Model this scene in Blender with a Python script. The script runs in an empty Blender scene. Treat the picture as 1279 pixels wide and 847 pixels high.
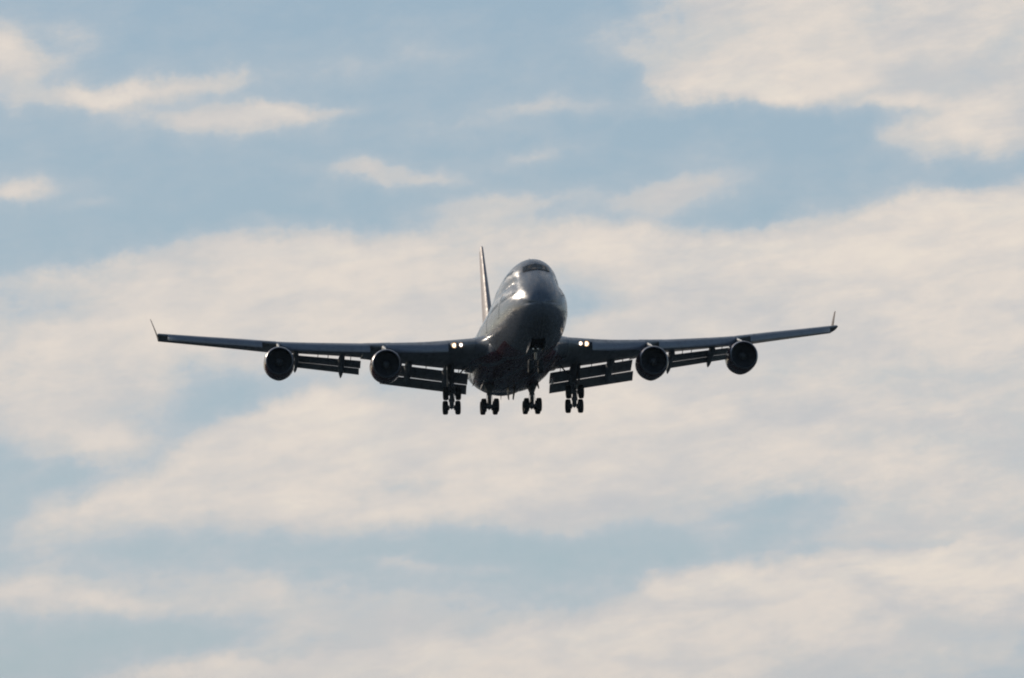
import bpy, bmesh, math, random
from mathutils import Matrix, Vector
R = math.radians
random.seed(7)
scene = bpy.context.scene
COL = scene.collection

# ------------------------------------------------------------------ camera
ELEV = R(6.0)                       # how far the lens is raised above the horizon
CAM_Z = 1.7
FPX = 5287.0                        # focal length in pixels of a 1279 px wide picture
cam_d = bpy.data.cameras.new('camera')
cam_d.sensor_width = 36.0
cam_d.lens = FPX / 1279.0 * 36.0
cam_d.clip_start = 0.5
cam_d.clip_end = 60000.0
cam = bpy.data.objects.new('camera', cam_d)
COL.objects.link(cam)
cam.location = (0, 0, CAM_Z)
cam.rotation_euler = (R(90) + ELEV, 0, 0)
scene.camera = cam

# ------------------------------------------------------------------ sun, exposure
SUN_AZ = R(-40)                     # measured from +Y (view direction) towards +X: the sun stands to the left
SUN_EL = R(21)
sun_dir = Vector((math.sin(SUN_AZ) * math.cos(SUN_EL), math.cos(SUN_AZ) * math.cos(SUN_EL), math.sin(SUN_EL)))
sl = bpy.data.lights.new('sun', 'SUN')
sl.energy = 2.0
sl.angle = R(0.6)
sl.color = (1.0, 0.86, 0.70)
sun = bpy.data.objects.new('sun', sl)
COL.objects.link(sun)
sun.rotation_euler = sun_dir.to_track_quat('Z', 'Y').to_euler()
scene.view_settings.view_transform = 'Standard'
scene.view_settings.look = 'None'
scene.view_settings.exposure = 0.0
scene.view_settings.gamma = 1.0
scene.view_settings.use_curve_mapping = False
scene.cycles.filter_width = 2.0
scene.cycles.max_bounces = 6

# ------------------------------------------------------------------ world: Nishita sky behind a cloud layer
world = bpy.data.worlds.new('World')
scene.world = world
world.use_nodes = True
wt = world.node_tree
for n in list(wt.nodes):
    wt.nodes.remove(n)

class G:
    """tiny helper for building node graphs"""
    def __init__(s, t): s.t = t
    def n(s, kind, **kw):
        nd = s.t.nodes.new(kind)
        for k, v in kw.items(): setattr(nd, k, v)
        return nd
    def put(s, sock, v):
        if isinstance(v, (int, float)): sock.default_value = v
        elif isinstance(v, (tuple, list)): sock.default_value = v
        else: s.t.links.new(v, sock)
    def m(s, op, a, b=0.0, c=0.0, clamp=False):
        nd = s.n('ShaderNodeMath', operation=op, use_clamp=clamp)
        s.put(nd.inputs[0], a); s.put(nd.inputs[1], b)
        if len(nd.inputs) > 2: s.put(nd.inputs[2], c)
        return nd.outputs[0]
    def xyz(s, x, y, z=0.0):
        nd = s.n('ShaderNodeCombineXYZ')
        s.put(nd.inputs[0], x); s.put(nd.inputs[1], y); s.put(nd.inputs[2], z)
        return nd.outputs[0]
    def noise(s, vec, scale=1.0, detail=4.0, rough=0.5, dist=0.0):
        nd = s.n('ShaderNodeTexNoise')
        s.put(nd.inputs['Vector'], vec)
        nd.inputs['Scale'].default_value = scale; nd.inputs['Detail'].default_value = detail
        nd.inputs['Roughness'].default_value = rough; nd.inputs['Distortion'].default_value = dist
        return nd.outputs['Fac']
    def ramp(s, fac, stops, interp='LINEAR'):
        nd = s.n('ShaderNodeValToRGB'); cr = nd.color_ramp; cr.interpolation = interp
        while len(cr.elements) < len(stops): cr.elements.new(0.5)
        for e, (p, c) in zip(cr.elements, stops):
            e.position = p
            e.color = (c, c, c, 1) if isinstance(c, (int, float)) else tuple(c) + (1,)
        s.put(nd.inputs[0], fac)
        return nd.outputs[0]
    def mix(s, f, a, b):
        nd = s.n('ShaderNodeMix', data_type='RGBA')
        s.put(nd.inputs[0], f)
        s.put(nd.inputs[6], a if not isinstance(a, tuple) else tuple(a) + (1,))
        s.put(nd.inputs[7], b if not isinstance(b, tuple) else tuple(b) + (1,))
        return nd.outputs[2]

g = G(wt)
SKY_STRENGTH = 0.06
tc = g.n('ShaderNodeTexCoord')
sep = g.n('ShaderNodeSeparateXYZ'); wt.links.new(tc.outputs['Generated'], sep.inputs[0])
az = g.m('ARCTAN2', sep.outputs[0], sep.outputs[1])
el = g.m('ARCSINE', sep.outputs[2])
HALF_W, HALF_H = R(6.90), R(4.57)
# a = -1..1 over the 14 degrees of azimuth the lens sees, b = 0 (high) .. 1 (low) over its 9 degrees of elevation
a_ = g.m('DIVIDE', az, HALF_W)
b_ = g.m('DIVIDE', g.m('SUBTRACT', ELEV + HALF_H, el), 2 * HALF_H)
# wind-drawn warp of the cloud field
P0 = g.xyz(g.m('MULTIPLY', a_, 1.51), g.m('MULTIPLY', b_, 2.0))
rot = g.n('ShaderNodeVectorRotate', rotation_type='Z_AXIS'); g.put(rot.inputs['Vector'], P0); rot.inputs['Angle'].default_value = R(9)
rsep = g.n('ShaderNodeSeparateXYZ'); wt.links.new(rot.outputs[0], rsep.inputs[0])
Pst = g.xyz(g.m('MULTIPLY', rsep.outputs[0], 0.42), rsep.outputs[1])          # streaked: stretched along the wind
w1 = g.noise(g.xyz(g.m('ADD', rsep.outputs[0], 3.1), g.m('ADD', rsep.outputs[1], 7.7)), 4.2, 6, 0.62)
w2 = g.noise(g.xyz(g.m('ADD', rsep.outputs[0], 13.1), g.m('ADD', rsep.outputs[1], 1.7)), 4.2, 6, 0.62)
aw = g.m('ADD', a_, g.m('MULTIPLY', g.m('SUBTRACT', w1, 0.5), 0.15))
bw = g.m('ADD', b_, g.m('MULTIPLY', g.m('SUBTRACT', w2, 0.5), 0.075))
fa = g.m('MULTIPLY_ADD', aw, 0.5, 0.5)                                          # 0..1 left to right
COVER = [
 [15,10, 8, 5, 5, 5, 5, 5, 5, 5, 5, 5,10,35,80,80,80,75,75,75,75],
 [55,20,15,10, 8, 8, 8, 8,15,12, 8,12,45,60,65,75,75,80,78,75,72],
 [45,20,20,20,20,15,12,10,15,15,12,20,12,60,85,88,80,70,60,65,70],
 [15,15,15,15,20,20,15,12,10,10,12,10, 8, 8,10,10,10,30,60,80,80],
 [12,12,10, 8, 8, 8, 8,10,10, 8,12,10,10,20,15, 8, 8,15,35,25,40],
 [12,12,10, 8, 8,10,12,15,28,42,50,42,45,50,30,12,40,68,85,90,92],
 [10,15,30,45,65,75,85,90,85,78,80,85,88,88,88,90,92,90,88,88,88],
 [45,60,75,80,80,85,88,88,80,75,65,50,70,85,85,83,85,85,82,82,80],
 [70,85,88,85,85,85,85,82,80,75,70,72,85,88,85,80,78,78,78,80,80],
 [80,80,78,70,48,45,60,65,60,60,72,80,85,85,82,78,72,68,65,68,72],
 [70,75,60,48,50,75,88,88,85,85,85,85,85,82,78,75,75,72,68,70,68],
 [28,35,65,58,75,85,88,88,85,85,85,82,85,85,80,80,82,80,78,72,65],
 [30,62,70,75,80,85,85,85,80,80,80,78,74,68,58,45,55,70,75,75,70],
 [45,50,45,40,40,35,38,32,22,12,10,12,18,26,45,45,62,80,85,85,82],
 [80,76,70,65,70,68,58,45,52,42,36,40,52,75,85,85,85,85,85,85,82],
 [35,28,22,22,30,45,60,65,65,70,80,85,88,88,85,85,80,78,72,62,55],
 [20,30,45,70,80,85,88,88,88,88,88,85,85,80,75,70,62,55,50,48,48]]
NR = len(COVER)
rowpos = g.m('MULTIPLY', bw, NR - 1)
cov = None
for i, row in enumerate(COVER):
    rr = g.ramp(fa, [(k / 20.0, row[k] / 100.0) for k in range(21)], 'B_SPLINE' if False else 'EASE')
    # hat weight of this row (rows beyond the ends hold on)
    if i == 0: rp = g.m('MAXIMUM', rowpos, 0.0)
    elif i == NR - 1: rp = g.m('MINIMUM', rowpos, float(NR - 1))
    else: rp = rowpos
    wgt = g.m('SUBTRACT', 1.0, g.m('ABSOLUTE', g.m('SUBTRACT', rp, float(i))), clamp=True)
    smw = g.m('MULTIPLY', g.m('MULTIPLY', wgt, wgt), g.m('SUBTRACT', 3.0, g.m('MULTIPLY', wgt, 2.0)))
    term = g.m('MULTIPLY', smw, rr)
    cov = term if cov is None else g.m('ADD', cov, term)
# small separate wisps: (px, py, half width, half height, tilt deg, weight) in pixels of the 1279x847 frame
WISPS = [(15, 80, 62, 30, -14, .42), (92, 52, 36, 20, 0, .26), (112, 126, 92, 16, 3, .62), (180, 118, 70, 12, 4, .25), (245, 103, 66, 14, 3, .50), (262, 146, 105, 17, 3, .58), (330, 152, 80, 20, 6, .30),
         (390, 138, 75, 10, 4, .36), (15, 236, 66, 18, 0, .66), (108, 257, 40, 8, 4, .22), (468, 214, 85, 15, -4, .58), (560, 222, 60, 10, -2, .2),
         (545, 66, 50, 16, 0, .22), (430, 88, 80, 18, 6, .20), (690, 134, 95, 17, 4, .40), (665, 196, 70, 12, 5, .30), (570, 160, 90, 14, 0, .2),
         (1125, 133, 60, 12, 6, .42), (850, 238, 110, 20, 8, .42), (640, 250, 90, 14, 4, .25), (1120, 680, 70, 8, 5, -.28), (810, 165, 120, 18, 0, -.1),
         (310, 278, 36, 10, -12, .22), (130, 556, 66, 26, 4, .28), (285, 488, 60, 26, -8, -.28), (735, 386, 50, 18, 14, -.28), (50, 390, 60, 14, 6, -.2), (60, 600, 60, 14, 20, -.2),
         (965, 636, 75, 14, 3, -.20), (500, 706, 46, 10, 0, .30), (618, 716, 34, 9, 0, .22), (505, 742, 150, 14, 0, .12), (640, 340, 60, 14, 10, -.10), (480, 610, 90, 12, 2, -.14), (330, 700, 160, 20, 0, -.10)]
for (px, py, hw, hh, tl, wg) in WISPS:
    da = g.m('SUBTRACT', aw, (px - 639.5) / 639.5)
    db = g.m('SUBTRACT', bw, py / 847.0)
    xa = g.m('MULTIPLY', da, 639.5); yb = g.m('MULTIPLY', db, 847.0)
    ct, st = math.cos(R(tl)), math.sin(R(tl))
    u = g.m('ADD', g.m('MULTIPLY', xa, ct / hw), g.m('MULTIPLY', yb, -st / hw))
    v = g.m('ADD', g.m('MULTIPLY', xa, st / hh), g.m('MULTIPLY', yb, ct / hh))
    r2 = g.m('ADD', g.m('MULTIPLY', u, u), g.m('MULTIPLY', v, v))
    cov = g.m('ADD', cov, g.m('MULTIPLY', g.m('POWER', 2.718, g.m('MULTIPLY', r2, -1.0)), wg))
# crisp upper (or lower) rims of the banks: polyline, reach in pixels, amount along it
RIMS = [
 ([(0,352),(60,345),(130,330),(180,316),(240,302),(300,295),(350,290),(400,280),(450,274),(500,268),(560,262),(620,262),(680,270),(730,274),(800,276),(870,282),(930,286),(960,278),(1000,268),(1050,262),(1100,256),(1150,248),(1200,236),(1279,226)], 1, [(0,.7),(150,1),(450,1),(560,.4),(660,.5),(760,1),(1279,1)]),
 ([(0,650),(60,640),(100,625),(140,605),(200,575),(250,540),(300,515),(350,500),(400,492),(470,488),(600,488),(1279,488)], 1, [(0,0),(60,.5),(140,.8),(230,1),(400,1),(470,.4),(520,0),(1279,0)]),
 ([(0,732),(60,735),(120,742),(200,748),(260,752),(320,750),(400,748),(480,750),(560,754),(640,752),(700,758),(740,755),(780,742),(820,722),(860,708),(900,698),(950,702),(1000,700),(1050,690),(1100,685),(1200,682),(1279,678)], 1, [(0,.8),(240,.7),(320,.3),(440,.3),(520,.6),(640,.2),(760,.7),(840,1),(1100,.9),(1279,.7)]),
 ([(0,860),(60,847),(130,838),(200,828),(300,822),(400,815),(500,800),(600,795),(700,775),(760,760),(1279,760)], 1, [(0,.4),(100,.8),(400,.6),(640,.4),(720,0),(1279,0)]),
 ([(0,60),(740,60),(765,62),(800,90),(830,116),(900,128),(960,126),(1000,130),(1060,124),(1110,118),(1180,118),(1279,118)], -1, [(0,0),(750,0),(790,.5),(840,1),(1040,.9),(1100,.5),(1150,0),(1279,0)]),
 ([(0,195),(1060,195),(1090,186),(1150,156),(1200,132),(1279,108)], 1, [(0,0),(1060,0),(1100,.9),(1180,.8),(1240,.4),(1279,.2)]),
 ([(0,195),(1080,192),(1120,200),(1160,212),(1220,212),(1279,200)], -1, [(0,0),(1080,0),(1110,.7),(1200,.6),(1279,.4)])]
for pts, sgn, amp in RIMS:
    yr = g.ramp(fa, [(x / 1279.0, y / 900.0) for x, y in pts])
    ar = g.ramp(fa, [(x / 1279.0, v) for x, v in amp])
    d_ = g.m('SUBTRACT', g.m('MULTIPLY', bw, 847.0), g.m('MULTIPLY', yr, 900.0))
    if sgn < 0: d_ = g.m('MULTIPLY', d_, -1.0)
    st_ = g.m('TANH', g.m('DIVIDE', d_, 13.0))
    wn = g.m('POWER', 2.718, g.m('MULTIPLY', g.m('MULTIPLY', d_, d_), -1.0 / (38.0 ** 2)))
    cov = g.m('ADD', cov, g.m('MULTIPLY', g.m('MULTIPLY', st_, wn), g.m('MULTIPLY', ar, 0.215)))
# outside the modelled bank the layer goes on as broken cloud
bx = g.m('ABSOLUTE', a_); by = g.m('ABSOLUTE', g.m('MULTIPLY_ADD', b_, 2.0, -1.0))
inside = g.m('SUBTRACT', 1.0, g.m('MULTIPLY', g.m('SUBTRACT', g.m('MAXIMUM', bx, by), 1.05), 1.4, clamp=True), clamp=True)
far = g.noise(g.xyz(g.m('MULTIPLY', az, 3.0), g.m('MULTIPLY', el, 9.0), 2.0), 1.0, 5, 0.55)
farc = g.ramp(far, [(0.40, 0.05), (0.62, 0.85)], 'EASE')
side = g.ramp(g.m('MULTIPLY_ADD', sep.outputs[1], 0.5, 0.5), [(0.48, 0.0), (0.80, 1.0)], 'EASE')      # the sky behind the photographer is clear
farc = g.m('MULTIPLY', farc, side)
cm = g.n('ShaderNodeMix', data_type='FLOAT'); g.put(cm.inputs[0], inside); g.put(cm.inputs[2], farc); g.put(cm.inputs[3], cov)
cov = cm.outputs[0]
f1 = g.noise(Pst, 6.5, 8, 0.60, 0.4)
f2 = g.noise(Pst, 20.0, 6, 0.66, 0.2)
f3 = g.noise(rot.outputs[0], 7.0, 8, 0.62, 0.0)
cov = g.m('ADD', cov, g.m('MULTIPLY', g.m('SUBTRACT', f1, 0.5), 0.58))
cov = g.m('ADD', cov, g.m('MULTIPLY', g.m('SUBTRACT', f3, 0.5), 0.34))
cov = g.m('ADD', cov, g.m('MULTIPLY', g.m('SUBTRACT', f2, 0.5), 0.36), clamp=True)
cov = g.ramp(cov, [(0.0, 0.02), (0.30, 0.24), (0.55, 0.56), (0.80, 0.82), (1.0, 0.98)])
K = 1.0 / SKY_STRENGTH
def lin(c): return tuple(((v / 255.0 + 0.055) / 1.055) ** 2.4 if v > 10 else v / 255 / 12.92 for v in c)
cloud_col = g.ramp(cov, [(0.0, lin((184, 194, 203))), (0.45, lin((192, 198, 203))), (0.62, lin((204, 204, 203))), (0.76, lin((217, 211, 205))), (0.88, lin((226, 217, 208))), (1.0, lin((233, 223, 211)))])
gap_col = g.mix(g.m('MAXIMUM', 0.0, b_, clamp=True), lin((159, 182, 199)), lin((172, 190, 198)))      # the thin veil seen in the gaps pales towards the horizon
cloud_col = g.mix(g.ramp(cov, [(0.02, 0.0), (0.22, 0.40), (0.50, 1.0)]), gap_col, cloud_col)
b1 = g.noise(g.xyz(g.m('MULTIPLY', rsep.outputs[0], 0.55), g.m('MULTIPLY_ADD', rsep.outputs[1], 1.5, 4.4)), 2.6, 6, 0.58, 0.35)
b2 = g.noise(g.xyz(g.m('MULTIPLY', rsep.outputs[0], 0.40), g.m('MULTIPLY_ADD', rsep.outputs[1], 1.3, 9.1)), 9.0, 6, 0.62, 0.3)
grey = g.m('ADD', g.ramp(b1, [(0.40, 0.0), (0.66, 0.75)], 'EASE'), g.m('MULTIPLY', g.m('SUBTRACT', b2, 0.48), 2.0), clamp=True)
rgt = g.ramp(fa, [(0.1, 0.5), (0.6, 0.85), (1.0, 1.0)])
grey = g.m('MULTIPLY', g.m('MULTIPLY', grey, rgt), g.ramp(cov, [(0.4, 0.0), (0.7, 1.0)]))
cloud_col = g.mix(g.m('MULTIPLY', grey, 0.85), cloud_col, lin((192, 195, 199)))
cl = g.n('ShaderNodeVectorMath', operation='SCALE'); g.put(cl.inputs[0], cloud_col); cl.inputs['Scale'].default_value = K
opac = g.ramp(cov, [(0.0, 0.92), (0.55, 0.97), (0.75, 1.0)])
sky = g.n('ShaderNodeTexSky', sky_type='NISHITA')
sky.sun_disc = False
sky.sun_elevation = SUN_EL
sky.sun_rotation = SUN_AZ
sky.altitude = 100
sky.air_density = 1.0
sky.dust_density = 0.6
sky.ozone_density = 1.6
opac = g.m('MULTIPLY', opac, g.m('MAXIMUM', g.m('MAXIMUM', inside, farc), g.m('MULTIPLY', side, 0.5)))
final = g.mix(opac, sky.outputs[0], cl.outputs[0])
bg = g.n('ShaderNodeBackground'); bg.inputs['Strength'].default_value = SKY_STRENGTH
wt.links.new(final, bg.inputs['Color'])
wo = g.n('ShaderNodeOutputWorld'); wt.links.new(bg.outputs[0], wo.inputs['Surface'])

# ------------------------------------------------------------------ materials
def mat(name, col, rough=0.4, metal=0.0, coat=0.0, var=0.0, bump=0.0, bscale=1.5, spec=0.5, emit=None, estr=0.0, dirt=0.0, extra=None):
    m_ = bpy.data.materials.new(name); m_.use_nodes = True
    t = m_.node_tree; q = G(t)
    b = t.nodes['Principled BSDF']
    b.inputs['Roughness'].default_value = rough; b.inputs['Metallic'].default_value = metal
    b.inputs['Coat Weight'].default_value = coat; b.inputs['Coat Roughness'].default_value = 0.06
    b.inputs['Specular IOR Level'].default_value = spec
    o = q.n('ShaderNodeTexCoord').outputs['Object']
    c = tuple(col) + (1,)
    b.inputs['Base Color'].default_value = c
    src = None
    if extra: src = extra(q, o, col)
    if var or dirt:
        n1 = q.noise(o, 0.9, 6, 0.6)
        src = q.mix(q.ramp(n1, [(0.3, var), (0.7, 0.0)]), src if src is not None else tuple(col), tuple(v * 0.55 for v in col))
    if dirt:                                      # soot and grime streaked along the airflow
        mp = q.n('ShaderNodeMapping'); t.links.new(o, mp.inputs[0]); mp.inputs['Scale'].default_value = (3.0, 0.25, 3.0)
        n2 = q.noise(mp.outputs[0], 1.0, 6, 0.65)
        src = q.mix(q.ramp(n2, [(0.5, 0.0), (0.75, dirt)]), src, (0.05, 0.045, 0.04))
        rg = q.ramp(n2, [(0.4, rough), (0.8, min(1, rough + 0.25))]); t.links.new(rg, b.inputs['Roughness'])
    if src is not None: t.links.new(src, b.inputs['Base Color'])
    if bump:
        bp = q.n('ShaderNodeBump'); bp.inputs['Strength'].default_value = 1.0; bp.inputs['Distance'].default_value = bump
        t.links.new(q.noise(o, bscale, 3, 0.5), bp.inputs['Height']); t.links.new(bp.outputs[0], b.inputs['Normal'])
    if emit:
        b.inputs['Emission Color'].default_value = tuple(emit) + (1,); b.inputs['Emission Strength'].default_value = estr
    return m_

def skin_pattern(q, o, col):
    """panel joints of the skin, and the broad maroon lettering band painted under the belly"""
    sp = q.n('ShaderNodeSeparateXYZ'); q.t.links.new(o, sp.inputs[0])
    fr = q.m('FRACT', q.m('DIVIDE', sp.outputs[1], 2.54))
    line = q.m('LESS_THAN', fr, 0.012)
    ang = q.m('ARCTAN2', sp.outputs[0], q.m('SUBTRACT', sp.outputs[2], 5.3))
    fr2 = q.m('FRACT', q.m('MULTIPLY', ang, 1.6))
    line = q.m('MAXIMUM', line, q.m('LESS_THAN', fr2, 0.012))
    c = q.mix(q.m('MULTIPLY', line, 0.55), tuple(col), (0.06, 0.06, 0.065))
    # belly paint: lower than z = 3.1, from 9 to 36 m behind the nose tip
    low = q.m('LESS_THAN', sp.outputs[2], 3.2)
    s0 = q.m('GREATER_THAN', sp.outputs[1], -20.5); s1 = q.m('LESS_THAN', sp.outputs[1], 6.0)
    blk = q.m('GREATER_THAN', q.m('FRACT', q.m('MULTIPLY', q.m('ADD', sp.outputs[0], q.m('MULTIPLY', sp.outputs[1], 0.22)), 0.42)), 0.16)
    k = q.m('MULTIPLY', q.m('MULTIPLY', low, s0), q.m('MULTIPLY', s1, blk))
    return q.mix(q.m('MULTIPLY', k, 0.85), c, (0.14, 0.025, 0.042))

M = {
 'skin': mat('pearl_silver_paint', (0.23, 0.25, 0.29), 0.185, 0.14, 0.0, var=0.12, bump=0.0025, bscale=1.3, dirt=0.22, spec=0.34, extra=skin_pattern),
 'fin': mat('tail_paint', (0.50, 0.43, 0.43), 0.45, 0.05, 0.0, var=0.1, dirt=0.1),
 'wing': mat('wing_grey_paint', (0.33, 0.35, 0.38), 0.33, 0.15, 0.1, var=0.25, bump=0.02, bscale=0.9, dirt=0.5),
 'kruger': mat('leading_edge_paint', (0.30, 0.33, 0.39), 0.30, 0.25, 0.1, var=0.2, dirt=0.3),
 'flap': mat('flap_grey_paint', (0.32, 0.34, 0.37), 0.45, 0.0, 0.0, var=0.3, dirt=0.6),
 'cowl': mat('maroon_cowl_paint', (0.13, 0.035, 0.045), 0.22, 0.25, 0.5, var=0.15, bump=0.01, bscale=1.2, dirt=0.2),
 'lip': mat('bare_metal_lip', (0.40, 0.40, 0.42), 0.28, 1.0, 0, var=0.2, dirt=0.2),
 'dark': mat('inlet_duct', (0.05, 0.058, 0.068), 0.6, 0.0),
 'blade': mat('titanium_blade', (0.16, 0.17, 0.19), 0.4, 0.4),
 'spin': mat('spinner_grey', (0.13, 0.135, 0.14), 0.6, 0.0, spec=.2),
 'hot': mat('exhaust_metal', (0.16, 0.14, 0.12), 0.4, 0.9, var=0.4),
 'gear': mat('gear_enamel', (0.24, 0.25, 0.27), 0.45, 0.0, var=0.4, dirt=0.4),
 'chrome': mat('oleo_chrome', (0.5, 0.5, 0.52), 0.15, 1.0),
 'tyre': mat('tyre_rubber', (0.035, 0.037, 0.04), 0.8, var=0.4, bump=0.004, bscale=18),
 'rim': mat('wheel_hub', (0.06, 0.06, 0.065), 0.5, 0.2),
 'glass': mat('dark_glazing', (0.012, 0.014, 0.018), 0.12, 0.0, 0.0, spec=0.35),
 'gap_dark': mat('dark_gap_sheet', (0.02, 0.021, 0.023), 0.8, var=0.3),  # near-black for the shade of the nose wheel bay, and for door joints
 'lampw': mat('white_lamp', (0.9, 0.9, 0.9), 0.2, emit=(1.0, 0.97, 0.90), estr=3.5),
 'lampy': mat('warm_lamp', (0.9, 0.9, 0.9), 0.2, emit=(1.0, 0.80, 0.58), estr=2.6),
 'frame': mat('window_frame_grey', (0.05, 0.053, 0.06), 0.5, 0.2),
 'halo_bowl': mat('halo_glow_reflector', (0.5, 0.4, 0.3), 0.3, emit=(1.0, 0.55, 0.28), estr=0.62),  # reflector ring given its own glow, standing for the halo round the lamp
 'wlet': mat('winglet_maroon', (0.06, 0.035, 0.035), 0.7, 0.0, 0.0, var=0.1),
}

# ------------------------------------------------------------------ ground (below the frame; its dark fields are tinted blue for what the belly mirrors)
def ground_pattern(q, o, col):
    n1 = q.noise(o, 0.004, 5, 0.6); n2 = q.noise(o, 0.05, 4, 0.6); n3 = q.noise(o, 2.0, 3, 0.6)
    c = q.mix(q.ramp(n1, [(0.42, 0.0), (0.58, 1.0)]), (0.028, 0.044, 0.056), (0.044, 0.058, 0.066))
    c = q.mix(q.ramp(n2, [(0.35, 0.0), (0.7, 0.6)]), c, (0.026, 0.036, 0.044))
    return q.mix(q.m('MULTIPLY', n3, 0.4), c, (0.022, 0.032, 0.04))
gm = mat('blue_tinted_field', (0.04, 0.05, 0.02), 0.9, extra=ground_pattern, spec=0.0)
bm = bmesh.new()
GS = 5000.0
vs = [bm.verts.new((x, y, 0)) for x, y in ((-GS, -GS), (GS, -GS), (GS, GS), (-GS, GS))]
bm.faces.new(vs)
me = bpy.data.meshes.new('ground'); bm.to_mesh(me); me.materials.append(gm)
gr = bpy.data.objects.new('ground', me); COL.objects.link(gr); gr['kind'] = 'structure'
gr['label'] = 'dark open field below the frame, tinted blue for its bounce'

# ------------------------------------------------------------------ mesh helpers; aircraft space: x to the picture's right, s metres behind the nose tip, z up from the static wheel line
S0 = 32.0
def V(x, s, z): return Vector((x, s - S0, z))
def ip(xs, ys, x):
    """monotone cubic interpolation"""
    n = len(xs)
    if x <= xs[0]: return ys[0]
    if x >= xs[-1]: return ys[-1]
    i = max(k for k in range(n - 1) if xs[k] <= x)
    h = [xs[k + 1] - xs[k] for k in range(n - 1)]; d = [(ys[k + 1] - ys[k]) / h[k] for k in range(n - 1)]
    def slope(k):
        if k == 0: return d[0]
        if k == n - 1: return d[-1]
        if d[k - 1] * d[k] <= 0: return 0.0
        w1, w2 = 2 * h[k] + h[k - 1], h[k] + 2 * h[k - 1]
        return (w1 + w2) / (w1 / d[k - 1] + w2 / d[k])
    t = (x - xs[i]) / h[i]; m0, m1 = slope(i), slope(i + 1)
    return ((2*t**3 - 3*t**2 + 1) * ys[i] + (t**3 - 2*t**2 + t) * h[i] * m0 + (-2*t**3 + 3*t**2) * ys[i + 1] + (t**3 - t**2) * h[i] * m1)
def lerp(a, b, t): return a + (b - a) * t
def li(xs, ys, x):
    if x <= xs[0]: return ys[0]
    for k in range(len(xs) - 1):
        if x <= xs[k + 1]: return lerp(ys[k], ys[k + 1], (x - xs[k]) / (xs[k + 1] - xs[k]))
    return ys[-1]

def build(name, bm, mats, parent, smooth=40, fixn=True):
    if fixn: bmesh.ops.recalc_face_normals(bm, faces=bm.faces[:])
    me = bpy.data.meshes.new(name); bm.to_mesh(me); bm.free()
    for m_ in (mats if isinstance(mats, (list, tuple)) else [mats]): me.materials.append(m_)
    if smooth:
        for p in me.polygons: p.use_smooth = True
        try: me.set_sharp_from_angle(angle=R(smooth))
        except Exception: pass
    o = bpy.data.objects.new(name, me); COL.objects.link(o)
    if parent is not None: o.parent = parent
    return o
def loft(bm, rings, cap=True, closed=True, mi=0):
    vr = [[bm.verts.new(p) for p in r] for r in rings]
    n = len(vr[0])
    for a, b in zip(vr, vr[1:]):
        for k in range(n if closed else n - 1):
            f = bm.faces.new((a[k], a[(k + 1) % n], b[(k + 1) % n], b[k])); f.material_index = mi
    if cap:
        for r in (vr[0], vr[-1]):
            f = bm.faces.new(r); f.material_index = mi
    return vr
def tube(bm, pts, rad, n=12, mi=0):
    rings = []
    for i, p in enumerate(pts):
        a = pts[max(0, i - 1)]; b = pts[min(len(pts) - 1, i + 1)]
        d = (b - a).normalized()
        u = d.orthogonal().normalized(); w = d.cross(u)
        r = rad[i] if isinstance(rad, (list, tuple)) else rad
        rings.append([p + (u * math.cos(2*math.pi*k/n) + w * math.sin(2*math.pi*k/n)) * r for k in range(n)])
    # keep the frame from flipping
    for i in range(1, len(rings)):
        best = min(range(n), key=lambda q: sum((rings[i][(k + q) % n] - rings[i-1][k] - (pts[i] - pts[i-1])).length for k in range(0, n, 3)))
        rings[i] = rings[i][best:] + rings[i][:best]
    loft(bm, rings, mi=mi)
def lathe(bm, c, axis, prof, n=48, cap=(False, False), mi=0, mod=None):
    """prof: (distance along axis, radius)"""
    axis = axis.normalized(); u = Vector((0, 0, 1)).cross(axis)
    u = u.normalized() if u.length > 1e-3 else Vector((1, 0, 0)); w = axis.cross(u)
    vr = []
    for d, r in prof:
        ring = []
        for k in range(n):
            t = 2 * math.pi * k / n
            rr = r * (mod(t, d) if mod else 1)
            ring.append(bm.verts.new(c + axis * d + (u * math.cos(t) + w * math.sin(t)) * rr))
        vr.append(ring)
    for a, b in zip(vr, vr[1:]):
        for k in range(n):
            f = bm.faces.new((a[k], a[(k+1) % n], b[(k+1) % n], b[k])); f.material_index = mi
    for yes, ring in zip(cap, (vr[0], vr[-1])):
        if yes: f = bm.faces.new(ring); f.material_index = mi
def hexa(bm, p, mi=0):
    """eight corners: 0-3 one face, 4-7 the opposite one"""
    v = [bm.verts.new(q) for q in p]
    for q in ((0,1,2,3), (7,6,5,4), (0,4,5,1), (1,5,6,2), (2,6,7,3), (3,7,4,0)):
        f = bm.faces.new([v[k] for k in q]); f.material_index = mi
def bevel(bm, w=0.02, seg=2):
    bmesh.ops.bevel(bm, geom=bm.edges[:], offset=w, segments=seg, profile=0.6, affect='EDGES', clamp_overlap=True)
def plate(bm, quad, th, mi=0):
    """a flat panel of four corners with thickness"""
    n = (quad[1] - quad[0]).cross(quad[3] - quad[0]).normalized() * th * 0.5
    hexa(bm, [q - n for q in quad] + [q + n for q in quad], mi)

# ------------------------------------------------------------------ the airliner
plane = bpy.data.objects.new('airliner', None); COL.objects.link(plane)
plane['label'] = 'silver four engined jumbo jet on approach with wheels and flaps down, lit from the left'
plane['category'] = 'airliner'

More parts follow.
